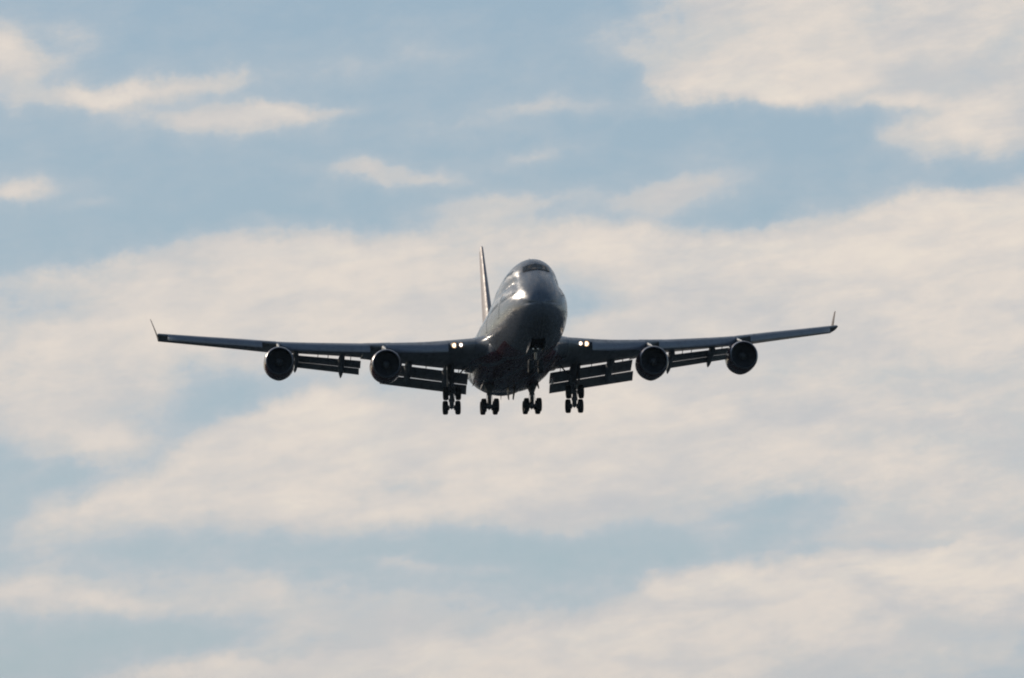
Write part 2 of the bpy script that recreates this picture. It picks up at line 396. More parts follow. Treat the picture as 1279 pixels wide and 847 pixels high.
# --- fuselage form
FS = [0.0, 0.15, 0.5, 1, 2, 3, 4, 5, 6, 7, 8, 10, 12, 16, 22, 26, 31, 38, 44, 50, 55, 60, 65, 67.8, 68.6]
FB = [4.85, 4.42, 3.98, 3.62, 3.14, 2.84, 2.62, 2.46, 2.34, 2.25, 2.18, 2.08, 2.05, 2.05, 2.05, 2.05, 2.05, 2.05, 2.12, 2.85, 4.0, 5.2, 6.2, 6.75, 7.0]   # belly
FM = [4.95, 5.30, 5.72, 6.10, 6.62, 7.02, 7.34, 7.62, 7.86, 8.06, 8.22, 8.42, 8.52, 8.55, 8.55, 8.55, 8.55, 8.55, 8.55, 8.55, 8.5, 8.35, 8.05, 7.75, 7.55]   # crown of the main lobe
FW = [0.05, 0.44, 0.85, 1.20, 1.66, 1.99, 2.24, 2.42, 2.56, 2.67, 2.76, 2.92, 3.04, 3.20, 3.25, 3.25, 3.25, 3.25, 3.25, 3.12, 2.72, 2.05, 1.15, 0.6, 0.3]   # half width
FC = [4.90, 4.90, 4.90, 4.92, 4.98, 5.04, 5.1, 5.15, 5.2, 5.24, 5.27, 5.3, 5.3, 5.3, 5.3, 5.3, 5.3, 5.3, 5.32, 5.6, 6.1, 6.7, 7.1, 7.25, 7.28]   # height of greatest width
US = [0, 0.15, 0.5, 1, 2, 3, 4, 4.7, 5.3, 6.0, 6.6, 7.4, 8.5, 10, 12, 16, 21, 24, 27, 30, 32, 70]
UT = [4.95, 5.30, 5.72, 6.12, 6.76, 7.26, 7.72, 8.04, 8.38, 8.86, 9.18, 9.45, 9.68, 9.84, 9.9, 9.9, 9.9, 9.75, 9.35, 8.8, 8.4, 6.0]   # crown of the upper deck
UR = [0.05, 0.3, 0.6, 0.8, 1.02, 1.12, 1.18, 1.22, 1.28, 1.36, 1.45, 1.57, 1.74, 1.94, 2.12, 2.30, 2.35, 2.35, 2.35, 2.35, 2.35, 1.0]   # radius of the upper lobe
FCACHE = {}
def fus(s, phi):
    """surface point of the body: phi from the +x side, 90 deg = crown"""
    if s not in FCACHE: FCACHE[s] = (ip(FS, FB, s), ip(FS, FM, s), ip(FS, FW, s), ip(FS, FC, s), ip(US, UT, s), ip(US, UR, s))
    zb, zm, w, zc, zt, ru = FCACHE[s]
    c, q = math.cos(phi), math.sin(phi)
    if q < 0:
        h = zc - zb; r = 1 / math.sqrt((c / w) ** 2 + (q / h) ** 2)
    else:
        h = max(zm - zc, 1e-3); r = 1 / math.sqrt((c / w) ** 2 + (q / h) ** 2)
        hc = zt - ru - zc
        disc = ru * ru - hc * hc * c * c
        r2 = 0.0
        if disc > 0: r2 = hc * q + math.sqrt(disc)
        if zt > zm - 0.3:
            k = (1.6 - 1.0 * min(1, max(0, (s - 12) / 12))) * min(1, w / 3)
            hh = max(0.0, min(1.0, 0.5 + 0.5 * (r2 - r) / k))
            r = lerp(r, r2, hh) + k * hh * (1 - hh) * min(1, q * 4)
    return V(c * r, s, zc + q * r)
def fus_n(s, phi):
    a = fus(s + 0.02, phi) - fus(s - 0.02, phi); b = fus(s, phi + 0.01) - fus(s, phi - 0.01)
    n = a.cross(b).normalized()
    c = fus(s, phi) - V(0, s, ip(FS, FC, s))
    return n if n.dot(c) > 0 else -n
def phi_at_z(s, z, side):
    lo, hi = -math.pi / 2 + 0.001, math.pi / 2 - 0.0001
    for _ in range(20):
        mid = (lo + hi) / 2
        if fus(s, mid).z < z: lo = mid
        else: hi = mid
    return lo if side > 0 else math.pi - lo
bm = bmesh.new()
ss = [0.0, 0.03, 0.08, 0.15, 0.25, 0.37, 0.5, 0.65, 0.8, 1.0] + [1 + 0.25 * k for k in range(1, 37)] + [10 + 0.6 * k for k in range(1, 41)] + [34 + 0.9 * k for k in range(1, 38)] + [67.8, 68.2, 68.45, 68.6]
NA = 96
loft(bm, [[fus(s, 2 * math.pi * k / NA) for k in range(NA)] for s in ss])
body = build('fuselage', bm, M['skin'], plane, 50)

def patch(bm, s0, s1, z0, z1, side, off, n=3, mi=0, round_=0.0):
    """a panel lying on the body between two stations and two heights"""
    g_ = []
    for i in range(n + 1):
        row = []
        for j in range(n + 1):
            u, v = i / n, j / n
            s = lerp(s0, s1, u); z = lerp(z0, z1, v)
            if round_ and i in (0, n) and j in (0, n):
                s += (s1 - s0) * round_ * (1 if i == 0 else -1); z += (z1 - z0) * round_ * (1 if j == 0 else -1)
            p = phi_at_z(s, z, side)
            row.append(fus(s, p) + fus_n(s, p) * off)
        g_.append(row)
    vv = [[bm.verts.new(p) for p in r] for r in g_]
    for i in range(n):
        for j in range(n):
            f = bm.faces.new((vv[i][j], vv[i+1][j], vv[i+1][j+1], vv[i][j+1])); f.material_index = mi
# flight-deck windows: three panes a side, laid out by x and z on the sloping brow
def s_at(x, z):
    lo, hi = 3.0, 14.0
    for _ in range(18):
        mid = (lo + hi) / 2
        # outside the body at this station?
        if fus(mid, math.pi / 2).z <= z + .005 or abs(fus(mid, phi_at_z(mid, z, 1)).x) < x: lo = mid
        else: hi = mid
    return hi
def pane(side, pts, off=0.045):
    bm = bmesh.new(); n = 6; g_ = []
    for i in range(n + 1):
        row = []
        for j in range(n + 1):
            u, v = i / n, j / n
            bot = [lerp(pts[0][k], pts[1][k], u) for k in (0, 1)]; top = [lerp(pts[3][k], pts[2][k], u) for k in (0, 1)]
            x, z = lerp(bot[0], top[0], v), lerp(bot[1], top[1], v)
            s = s_at(x, z); p = phi_at_z(s, z, 1)
            q = fus(s, p) + fus_n(s, p) * off
            row.append(Vector(((x if x < .3 else q.x) * side, q.y, q.z)))
        g_.append(row)
    vv = [[bm.verts.new(p) for p in r] for r in g_]
    for i in range(n):
        for j in range(n):
            bm.faces.new((vv[i][j], vv[i+1][j], vv[i+1][j+1], vv[i][j+1]))
    return bm
for sd in (-1, 1):
    build('window_frame', pane(sd, [(0.0, 8.27), (1.13, 8.12), (1.06, 8.72), (0.0, 8.93)], 0.025), M['frame'], body, 60)
    for pts in ([(0.02, 8.32), (0.42, 8.31), (0.38, 8.84), (0.02, 8.87)], [(0.45, 8.31), (0.80, 8.25), (0.72, 8.78), (0.41, 8.84)], [(0.84, 8.25), (1.08, 8.18), (1.02, 8.66), (0.76, 8.76)]):
        build('cockpit_window', pane(sd, pts), M['glass'], body, 60)
# cabin windows: two decks a side; nearest hundred separately
rest = bmesh.new(); nrest = 0
for sd, (a0, a1) in ((-1, (48, 22)), (1, (20, 10))):
    mains = [4.2 + 0.51 * k for k in range(106)]; ups = [8.6 + 0.51 * k for k in range(32)]
    skip = lambda s: any(abs(s - d) < 0.75 for d in (10.0, 19.6, 31.0, 42.5, 55.5))
    mains = [s for s in mains if not skip(s)]; ups = [s for s in ups if abs(s - 17.4) > 0.7]
    for lst, zz, cnt in ((mains, 6.15, a0), (ups, 8.55, a1)):
        for k, s in enumerate(lst):
            if k < cnt:
                bm = bmesh.new(); patch(bm, s - 0.13, s + 0.13, zz - 0.19, zz + 0.19, sd, 0.015, 3, round_=0.09)
                build('cabin_window', bm, M['glass'], body, 60)
            else: patch(rest, s - 0.13, s + 0.13, zz - 0.19, zz + 0.19, sd, 0.015, 2, round_=0.09)
rw = build('cabin_window', rest, M['glass'], body, 60); rw['kind'] = 'stuff'
# doors
for sd in (-1, 1):
    for s, z0, z1, w in ((10.0, 4.9, 6.85, 0.53), (19.6, 4.9, 6.85, 0.53), (31.0, 4.9, 6.85, 0.53), (42.5, 4.9, 6.85, 0.53), (55.5, 5.0, 6.9, 0.5), (17.4, 7.6, 9.0, 0.45)):
        bm = bmesh.new(); patch(bm, s - w - .04, s + w + .04, z0 - .04, z1 + .04, sd, 0.008, 6, 1, 0.03); patch(bm, s - w, s + w, z0, z1, sd, 0.018, 6, 0, 0.03)
        build('cabin_door', bm, [M['skin'], M['gap_dark']], body, 60)
# nose radome joint and probes
for sd in (-1, 1):
    for s, z in ((3.6, 5.9), (4.1, 4.6)):
        p = phi_at_z(s, z, sd); q = fus(s, p); n = fus_n(s, p)
        bm = bmesh.new(); tube(bm, [q - n * .02, q + n * .12, q + n * .15 + Vector((0, -.28, 0))], [.022, .02, .012], 8)
        build('pitot_probe', bm, M['chrome'], body)
# blade aerials on belly and crown
for s, sign in ((14.0, -1), (18.2, -1), (46.5, -1), (12.0, 1), (24.0, 1)):
    p = math.pi / 2 * sign; q = fus(s, p); up = Vector((0, 0, sign))
    bm = bmesh.new(); hexa(bm, [q + Vector((-.03, -.22, 0)) - up*.05, q + Vector((.03, -.22, 0)) - up*.05, q + Vector((.03, .22, 0)) - up*.05, q + Vector((-.03, .22, 0)) - up*.05,
                            q + Vector((-.012, .02, 0)) + up*.34, q + Vector((.012, .02, 0)) + up*.34, q + Vector((.012, .24, 0)) + up*.34, q + Vector((-.012, .24, 0)) + up*.34])
    build('blade_aerial', bm, M['kruger'], body)

# --- belly fairing around the wing box
bm = bmesh.new(); rings = []
for k in range(45):
    s = 19.0 + k * 0.55; t = k / 44
    e = math.sin(math.pi * min(1, max(0, t))) ** 0.45
    w = lerp(2.7, 3.46, e); zb = lerp(2.35, 1.82, e); zc = 3.75; ht = 0.75
    ring = []
    for j in range(48):
        a = 2 * math.pi * j / 48; c, q = math.cos(a), math.sin(a)
        ex = 0.80
        x = w * math.copysign(abs(c) ** ex, c); z = zc + (ht if q > 0 else (zc - zb)) * math.copysign(abs(q) ** ex, q)
        ring.append(V(x, s, z))
    rings.append(ring)
loft(bm, rings)
fair = build('belly_fairing', bm, M['skin'], plane, 50)

# --- wings
ZLE = ([0, 3.25, 8, 11, 13, 16, 20.6, 24.1, 27.7, 31.4, 32.2], [3.75, 4.10, 4.48, 4.86, 5.08, 5.50, 6.22, 6.92, 7.62, 8.36, 8.52])
ZTE = ([0, 3.25, 11.4, 13, 20.9, 25, 28.5, 32.2], [3.0, 3.40, 4.62, 4.98, 6.25, 7.05, 7.72, 8.42])
def LE(y): return 21 + (y - 3.25) * .885 if y > 3.25 else 21 + (y - 3.25) * .9
def TE(y): return 36.6 + (y - 3.25) * .18 if y < 12.6 else 38.28 + (y - 12.6) * (50.9 - 38.28) / (32.2 - 12.6)
TC = ([0, 3.25, 11, 20, 32.2], [.128, .125, .10, .088, .085])
def afoil(x, tc):
    """half thickness and camber at chord fraction x"""
    t = 5 * tc * (0.2969 * math.sqrt(x) - 0.1260 * x - 0.3516 * x * x + 0.2843 * x ** 3 - 0.1015 * x ** 4)
    cam = 0.012 * (1 - (2 * x - 1) ** 2)
    return t, cam
XS = [0, .003, .01, .025, .05, .09, .15, .22, .32, .44, .56, .68, .8, .9, .97, 1]
def wsec(y, side, cut):
    c = TE(y) - LE(y) - cut; le = LE(y)
    zl, zt = ip(*ZLE, y), ip(*ZTE, y)
    zt = lerp(zl, zt, c / (c + cut)); tc = li(*TC, y)
    up, lo = [], []
    for x in XS:
        t, cam = afoil(x, tc); z = lerp(zl, zt, x) + cam * c
        up.append(V(side * y, le + x * c, z + t * c + .01)); lo.append(V(side * y, le + x * c, z - t * c - .01))
    return up[::-1] + lo
def wing_low(y, frac, cut=0):
    """lower surface point at a chord fraction"""
    c = TE(y) - LE(y) - cut; t, cam = afoil(frac, li(*TC, y))
    return LE(y) + frac * c, lerp(ip(*ZLE, y), ip(*ZTE, y), frac * c / (c + cut)) + (cam - t) * c
GAP_IN, GAP_OUT = (3.6, 11.05), (13.35, 20.95)
for sd in (-1, 1):
    bm = bmesh.new(); rings = []
    ys = [0.5, 3.55] + [GAP_IN[0]] + [4.5 + k * 0.93 for k in range(7)] + [GAP_IN[1]]
    for y in ys: rings.append(wsec(y, sd, 0.9 if y >= 3.6 else 0.0))
    rings.append(wsec(11.08, sd, 0)); rings.append(wsec(12.6, sd, 0)); rings.append(wsec(13.32, sd, 0))
    for k in range(9): rings.append(wsec(lerp(GAP_OUT[0], GAP_OUT[1], k / 8), sd, 0.85))
    for y in (20.98, 22, 23, 24, 25, 26, 27, 28, 29, 30, 31, 31.35, 31.58): rings.append(wsec(y, sd, 0))
    # rounded tip
    last = rings[-1]; mid = sum(last, Vector()) / len(last)
    rings.append([Vector((p.x + sd * .07, lerp(p.y, mid.y, .03), lerp(p.z, mid.z, .5))) for p in last])
    loft(bm, rings)
    wing = build('wing', bm, M['wing'], plane, 35)
    # trailing-edge flaps: fore, main and aft panels on each side of the inboard aileron
    def flap(name, y0, y1, f0, f1, tk, mi='flap', n=8):
        bm = bmesh.new(); rings = []
        for k in range(n + 1):
            t = k / n; y = lerp(y0, y1, t)
            (sa, za), (sb, zb) = [tuple(lerp(f0[j][i], f1[j][i], t) for i in (0, 1)) for j in (0, 1)]
            d = Vector((sb - sa, zb - za)); c = d.length; d /= c; nn = Vector((-d.y, d.x))
            up, lo = [], []
            for x in (0, .01, .04, .1, .2, .35, .55, .8, 1):
                th, cam = afoil(x, tk); cam = .05 * (1 - (2 * x - 1) ** 2)
                bs = Vector((sa, za)) + d * c * x
                a = bs + nn * (cam + th) * c; b = bs + nn * (cam - th) * c - nn * .006
                up.append(V(sd * y, a.x, a.y)); lo.append(V(sd * y, b.x, b.y))
            rings.append(up[::-1] + lo)
        loft(bm, rings)
        return build(name, bm, M[mi], wing, 35)
    # inboard set, given as ((s, z) leading edge, (s, z) trailing edge) at both ends
    flap('main_flap', 3.72, 11.35, ((36.05, 3.20), (37.75, 2.42)), ((37.4, 4.46), (39.0, 3.66)), .12)
    flap('aft_flap', 3.78, 11.55, ((37.64, 2.37), (38.60, 1.62)), ((38.92, 3.62), (39.75, 2.84)), .10)
    flap('main_flap', 13.30, 20.92, ((38.15, 4.76), (39.45, 4.24)), ((42.95, 6.12), (44.1, 5.70)), .12)
    flap('aft_flap', 13.42, 20.98, ((39.35, 4.215), (40.05, 3.72)), ((43.95, 5.675), (44.55, 5.26)), .10)
    # leading-edge flaps: cambered panels swung out under the leading edge
    def lef(y0, y1, ln):
        bm = bmesh.new(); n = 10; rings = []
        for k in range(n + 1):
            y = lerp(y0, y1, k / n); s0 = LE(y) - .10; z0 = ip(*ZLE, y) + .01 * (TE(y) - LE(y)) + .02
            l_ = li([5, 32], [ln, ln * .80], y)
            # profile from the wing's nose outwards and down, a bulged front and a bull nose
            prof = [(0.12, .03), (-.10, .0), (-.26, -.10), (-.38, -.26), (-.46, -.48), (-.50, -.72), (-.47, -.80), (-.41, -.79), (-.36, -.62), (-.28, -.36), (-.16, -.16), (.0, -.08), (.12, -.05)]
            rings.append([V(sd * y, s0 + p * l_, z0 + q * l_) for p, q in prof])
        loft(bm, rings)
        return build('leading_edge_flap', bm, M['kruger'], wing, 50)
    lef(6.3, 11.50, 1.05); lef(12.85, 20.60, 1.0); lef(22.2, 30.70, .92)
    # canoe fairings over the flap tracks
    for y, tail_s, tail_z, w in ((5.75, 39.2, 2.1, .36), (9.15, 39.9, 2.52, .34), (15.02, 42.0, 3.66, .30), (19.1, 44.6, 4.52, .30)):
        sa, za = wing_low(y, .62); sb, zb = wing_low(y, .90)
        pts = [(sa, za + .25, .02), (sa + .35, za + .02, .5), (lerp(sa, sb, .45), lerp(za, zb, .45) - .16, .9), (sb, zb - .30, 1.0), (lerp(sb, tail_s, .4), lerp(zb - .3, tail_z, .42), .92), (lerp(sb, tail_s, .75), lerp(zb - .3, tail_z, .74), .62), (tail_s - .2, tail_z + .08, .25), (tail_s, tail_z, .03)]
        bm = bmesh.new(); rings = []
        for s, z, r in pts:
            rings.append([V(sd * y + math.cos(2*math.pi*k/16) * w * r, s, z + math.sin(2*math.pi*k/16) * w * r * 1.25) for k in range(16)])
        loft(bm, rings); build('flap_track_fairing', bm, M['flap'], wing, 50)
        # carriage bracket that crosses the slot
        bm = bmesh.new(); s1, z1 = wing_low(y, .93)
        hexa(bm, [V(sd*y - .09, s1 - .3, z1 + .3), V(sd*y + .09, s1 - .3, z1 + .3), V(sd*y + .09, s1 + 1.6, z1 - .35), V(sd*y - .09, s1 + 1.6, z1 - .35),
                  V(sd*y - .09, s1 - .3, z1 - .4), V(sd*y + .09, s1 - .3, z1 - .4), V(sd*y + .09, s1 + 1.6, z1 - .95), V(sd*y - .09, s1 + 1.6, z1 - .95)])
        build('flap_bracket', bm, M['gear'], wing)
    for y in (4.6, 7.5, 10.4, 14.2, 17.1, 20.2, 16.2):
        t = (y - 3.72) / 7.6 if y < 12 else (y - 13.3) / 7.6
        sA, zA = ((lerp(36.05, 37.4, t), lerp(3.10, 4.36, t)) if y < 12 else (lerp(38.15, 42.95, t), lerp(4.66, 6.02, t)))
        bm = bmesh.new(); tube(bm, [V(sd*y, sA - .7, zA + .32), V(sd*y, sA + .25, zA - .02)], .035, 8); build('flap_link', bm, M['gear'], wing)
    # winglet
    bm = bmesh.new(); rings = []
    for k in range(7):
        t = k / 6; bl = (1 - (1 - t) ** 1.6)
        x = 31.6 + .95 * t ** .85 if False else lerp(31.60, 32.30, t ** 1.1); z = lerp(8.36, 10.52, t)
        le = lerp(48.7, 51.35, t); te = lerp(50.65, 52.2, t); rg = []
        c = te - le
        for sgn, xs in ((1, XS[::-1]), (-1, XS)):
            for xx in xs:
                th, _ = afoil(xx, .07); rg.append(V(sd * (x + sgn * th * c), le + xx * c, z))
        rings.append(rg)
    loft(bm, rings); build('winglet', bm, M['wlet'], wing, 35)
    # landing lamps let into the wing root: recessed housing, lens and a reflector that glows as the lamp's halo
    for y, r, z, mk in ((5.22, .19, 4.22, 'lampw'), (5.78, .25, 4.25, 'lampy')):
        s = LE(y) - .10
        bm = bmesh.new(); c = V(sd * y, s, z); ax = (Vector((0, -1, -.12)))
        lathe(bm, c, ax, [(-.35, r + .05), (0.02, r + .04), (.04, r + .02), (.03, r), (-.0, r * .98)], 24, (True, False), 0)
        lathe(bm, c, ax, [(-.03, r * .98), (-.06, r * .68)], 24, (False, False), 2); lathe(bm, c, ax, [(-.06, r * .68), (.0, r * .45), (.02, .02)], 24, (False, True), 1)
        build('landing_light', bm, [M['gear'], M[mk], M['halo_bowl']], wing, 50)
    # static wicks and fuel vent are below the size of a pixel; the root glove that blends the wing into the body is not
    bm = bmesh.new(); rings = []
    for k in range(13):
        t = k / 12; y = lerp(2.6, 4.1, t); base = wsec(y, sd, 0.0); cx = (1 - t) ** 2
        rings.append([Vector((p.x, p.y - 1.5 * cx * (1 - min(1, (p.y - base[15].y) / 9.0)) , p.z + (.30 * cx if p.z > ip(*ZLE, y) else -.25 * cx))) for p in base])
    loft(bm, rings); build('wing_root_glove', bm, M['skin'], wing, 35)

    # --- engines and pylons
    for y, s_in, zc in ((11.7, 23.3, 2.76), (20.8, 31.8, 4.14)):
        c = V(sd * y, s_in, zc); ax = Vector((0, 1, -.035))
        keel = lambda t, d: 1 + .055 * math.exp(-((t - math.pi * 1.5) / .32) ** 2) * min(1, max(0, (d - .5) / 1.2))
        keel2 = lambda t, d: 1 + (.05 if y < 15 else .03) * math.exp(-((math.atan2(math.sin(t - KB), math.cos(t - KB))) / .30) ** 2) * min(1, max(0, (d - .5) / 1.2))
        u0 = Vector((0, 0, 1)).cross(ax.normalized()).normalized(); w0 = ax.normalized().cross(u0)
        KB = math.atan2(-w0.z, -u0.z)
        bm = bmesh.new()
        lathe(bm, c, ax, [(.22, 1.275), (.45, 1.33), (.9, 1.38), (1.6, 1.40), (2.5, 1.39), (3.1, 1.32), (3.6, 1.22), (3.62, 1.17), (3.0, 1.16)], 64, mod=keel2)
        eng = build('engine', bm, M['cowl'], plane, 50)
        bm = bmesh.new()
        lathe(bm, c, ax, [(.22, 1.275), (.10, 1.245), (.02, 1.205), (.0, 1.165), (.03, 1.125), (.12, 1.10), (.20, 1.095)], 64); build('inlet_lip', bm, M['lip'], eng, 60)
        bm = bmesh.new()
        lathe(bm, c, ax, [(.20, 1.095), (.5, 1.11), (.95, 1.14), (1.3, 1.15), (3.0, 1.16)], 64); build('inlet_duct', bm, M['dark'], eng, 60)
        a = ax.normalized()
        bm = bmesh.new()
        for k in range(38):
            th = 2 * math.pi * k / 38
            rows = []
            for q in range(5):
                t = q / 4; r = lerp(.36, 1.13, t); tw = lerp(R(25), R(62), t); ch = lerp(.16, .25, t)
                er = u0 * math.cos(th) + w0 * math.sin(th); et = -u0 * math.sin(th) + w0 * math.cos(th)
                mid = c + a * 1.02 + er * r; d = a * math.cos(tw) + et * math.sin(tw)
                rows.append((mid - d * ch * .5, mid + d * ch * .5))
            vv = [[bm.verts.new(p) for p in r] for r in rows]
            for r0, r1 in zip(vv, vv[1:]): bm.faces.new((r0[0], r0[1], r1[1], r1[0]))
        build('fan', bm, M['blade'], eng, 60, fixn=False)
        bm = bmesh.new(); lathe(bm, c, ax, [(.52, .01), (.56, .07), (.66, .17), (.82, .28), (1.0, .36), (1.2, .38)], 32, (True, True)); build('spinner', bm, M['spin'], eng, 60)
        bm = bmesh.new(); lathe(bm, c, ax, [(1.25, 1.14), (1.3, .4)], 48); build('stator_row', bm, M['dark'], eng)
        bm = bmesh.new(); lathe(bm, c, ax, [(2.4, .98), (3.6, .92), (4.6, .78), (5.5, .60), (5.5, .54), (4.4, .6)], 40, (True, True)); lathe(bm, c, ax, [(4.4, .42), (5.5, .36), (6.2, .05)], 32, (True, True), 0)
        build('exhaust_nozzle', bm, M['hot'], eng, 40)
        # pylon
        bm = bmesh.new(); rings = []
        le, zl = LE(y), ip(*ZLE, y)
        st = [(s_in + .9, zc + 1.36, zc + 1.10, .02), (s_in + 1.7, lerp(zc + 1.38, zl, .25), zc + 1.2, .08), (s_in + 3.0, lerp(zc + 1.38, zl, .6), zc + 1.1, .13), (le + .1, zl + .06, zc + .9, .17), (le + 1.6, zl + .0, zc + .85, .22), (le + 3.4, zl - .25, zl - 1.0, .2), (le + 5.0, zl - .45, zl - .85, .04)]
        for s, zt_, zb_, w in st:
            rings.append([V(sd*y + w * math.copysign(abs(math.cos(t)) ** .6, math.cos(t)), s, lerp(zb_, zt_, .5 + .5 * math.copysign(abs(math.sin(t)) ** .6, math.sin(t)))) for t in [2*math.pi*(k + .5)/16 for k in range(16)]])
        loft(bm, rings); build('pylon', bm, M['wing'], eng, 50)
        # nacelle strake
        bm = bmesh.new(); aa = R(48)
        p0 = c + a * 1.1 + Vector((-sd * math.cos(aa), 0, math.sin(aa))) * 1.36; p1 = c + a * 2.3 + Vector((-sd * math.cos(aa), 0, math.sin(aa))) * 1.36
        nrm = Vector((-sd * math.cos(aa), 0, math.sin(aa)))
        plate(bm, [p0, p1, p1 + nrm * .34, p0 + nrm * .05 + a * .35], .03); build('nacelle_strake', bm, M['kruger'], eng)

# --- tail
def surf_loft(name, stations, mi, parent, tc=.10):
    """stations: (origin V, chord, unit thickness vector)"""
    bm = bmesh.new(); rings = []
    for o, c, t in stations:
        up = [o + Vector((0, x * c, 0)) + t * afoil(x, tc)[0] * c for x in XS[::-1]]; lo = [o + Vector((0, x * c, 0)) - t * afoil(x, tc)[0] * c for x in XS]
        rings.append(up + lo)
    loft(bm, rings); return build(name, bm, M[mi], parent, 35)
tx = Vector((1, 0, 0))
fin = surf_loft('tail_fin', [(V(0, lerp(54.0, 66.4, k/8), lerp(7.6, 19.2, k/8)), lerp(9.4, 2.6, k/8), tx) for k in range(9)] + [(V(0, 66.6, 19.32), 2.3, tx * .5)], 'fin', plane, .115)
surf_loft('rudder', [(V(0, lerp(63.65, 69.0, t), lerp(8.4, 19.15, t)), lerp(2.9, 1.25, t), tx) for t in (0, .5, 1)], 'fin', fin, .06)
for sd in (-1, 1):
    tz = Vector((0, 0, 1))
    hs = surf_loft('tailplane', [(V(sd * lerp(.6, 11.0, t), lerp(59.2, 67.6, t), lerp(7.55, 9.0, t)), lerp(6.6, 1.9, t), tz) for t in (0, .2, .4, .6, .8, 1)], 'wing', plane, .09)
    surf_loft('elevator', [(V(sd * lerp(1.5, 10.9, t), lerp(66.4, 69.45, t), lerp(7.65, 8.97, t)), lerp(1.9, .75, t), tz) for t in (0, .5, 1)], 'wing', hs, .06)

# --- landing gear
def wheel(parent, c, r, w, side):
    bm = bmesh.new(); h = w / 2
    lathe(bm, c, Vector((1, 0, 0)), [(-h * .55, r * .52), (-h * .9, r * .62), (-h, r * .78), (-h * .86, r * .93), (-h * .5, r * .995), (-h*.42, r * .985), (-h * .2, r), (0, r * .99), (h * .2, r), (h*.42, r*.985), (h * .5, r * .995), (h * .86, r * .93), (h, r * .78), (h * .9, r * .62), (h * .55, r * .52)], 36, mi=0)
    lathe(bm, c, Vector((1, 0, 0)), [(-h * .55, r * .52), (-h * .35, r * .45), (-h * .3, r * .2), (-h * .62, r * .16), (-h * .62, r * .01)], 24, (False, True), 1)
    lathe(bm, c, Vector((1, 0, 0)), [(h * .55, r * .52), (h * .35, r * .45), (h * .3, r * .2), (h * .62, r * .16), (h * .62, r * .01)], 24, (False, True), 1)
    return build('wheel', bm, [M['tyre'], M['rim']], parent, 50)
def bogie_gear(x, top, piv, tilt, side, wing_gear):
    """four-wheel gear: leg from top to the pivot, truck beam tilted nose-up by tilt"""
    bm = bmesh.new()
    T, P = V(x, *top), V(x, *piv)
    mid = T.lerp(P, .55)
    tube(bm, [T, mid], [.26, .21], 16); tube(bm, [mid, P], [.19, .18], 16, 1)
    tube(bm, [mid + Vector((0, 0, .05)), mid - Vector((0, 0, .06))], .245, 16)
    d = Vector((0, -math.cos(tilt), math.sin(tilt))) * .735
    tube(bm, [P + d * 1.08, P + d * .5, P - d * .5, P - d * 1.08], [.14, .21, .21, .14], 12)
    tube(bm, [P - Vector((.26, 0, 0)), P + Vector((.26, 0, 0))], .15, 12)
    up = (T - P).normalized()
    # torque links behind the leg, drag strut ahead, side stay
    tube(bm, [mid + up * .1, mid.lerp(P, .5) + Vector((0, .52, 0)), P + up * .15], .05, 8)
    tube(bm, [mid + up * .2, V(x, top[0] - 2.3, top[1] + .05)], [.08, .07], 10)
    tube(bm, [mid + up * .05, V(x - side * (1.5 if wing_gear else .75), top[0] + .2, top[1] + .05)], [.075, .065], 10)
    tube(bm, [mid + up * .35 + Vector((side * .2, .1, 0)), T + Vector((side * .45, .5, -.05))], .05, 8)
    tube(bm, [P + d * .9 + Vector((0, 0, .1)), mid.lerp(P, .25) + Vector((0, -.18, 0))], .045, 8)     # truck positioner
    tube(bm, [P + d * .95 - Vector((0, 0, .22)), P - d * .95 - Vector((0, 0, .22)) + Vector((0, 0, .02))], .035, 8)      # brake rod
    for e in (1, -1):
        a = P + d * e
        tube(bm, [a - Vector((.62, 0, 0)), a + Vector((.62, 0, 0))], .075, 12)
        for q in (-1, 1):
            tube(bm, [a + Vector((q * .20, 0, 0)), a + Vector((q * .40, 0, 0))], .22, 16)         # brake packs
    for k in range(4):                                                                              # hoses
        q = (-1) ** k * (.10 + .04 * k)
        tube(bm, [mid + Vector((q, -.15, .2)), mid.lerp(P, .6) + Vector((q * 1.5, -.22, 0)), P + Vector((q * 1.2, -.1, -.12))], .018, 6)
    gr_ = build('landing_gear', bm, [M['gear'], M['chrome']], plane, 45)
    for e in (1, -1):
        for q in (-1, 1): wheel(gr_, P + d * e + Vector((q * .56, 0, 0)), .63, .47, q)
    return gr_
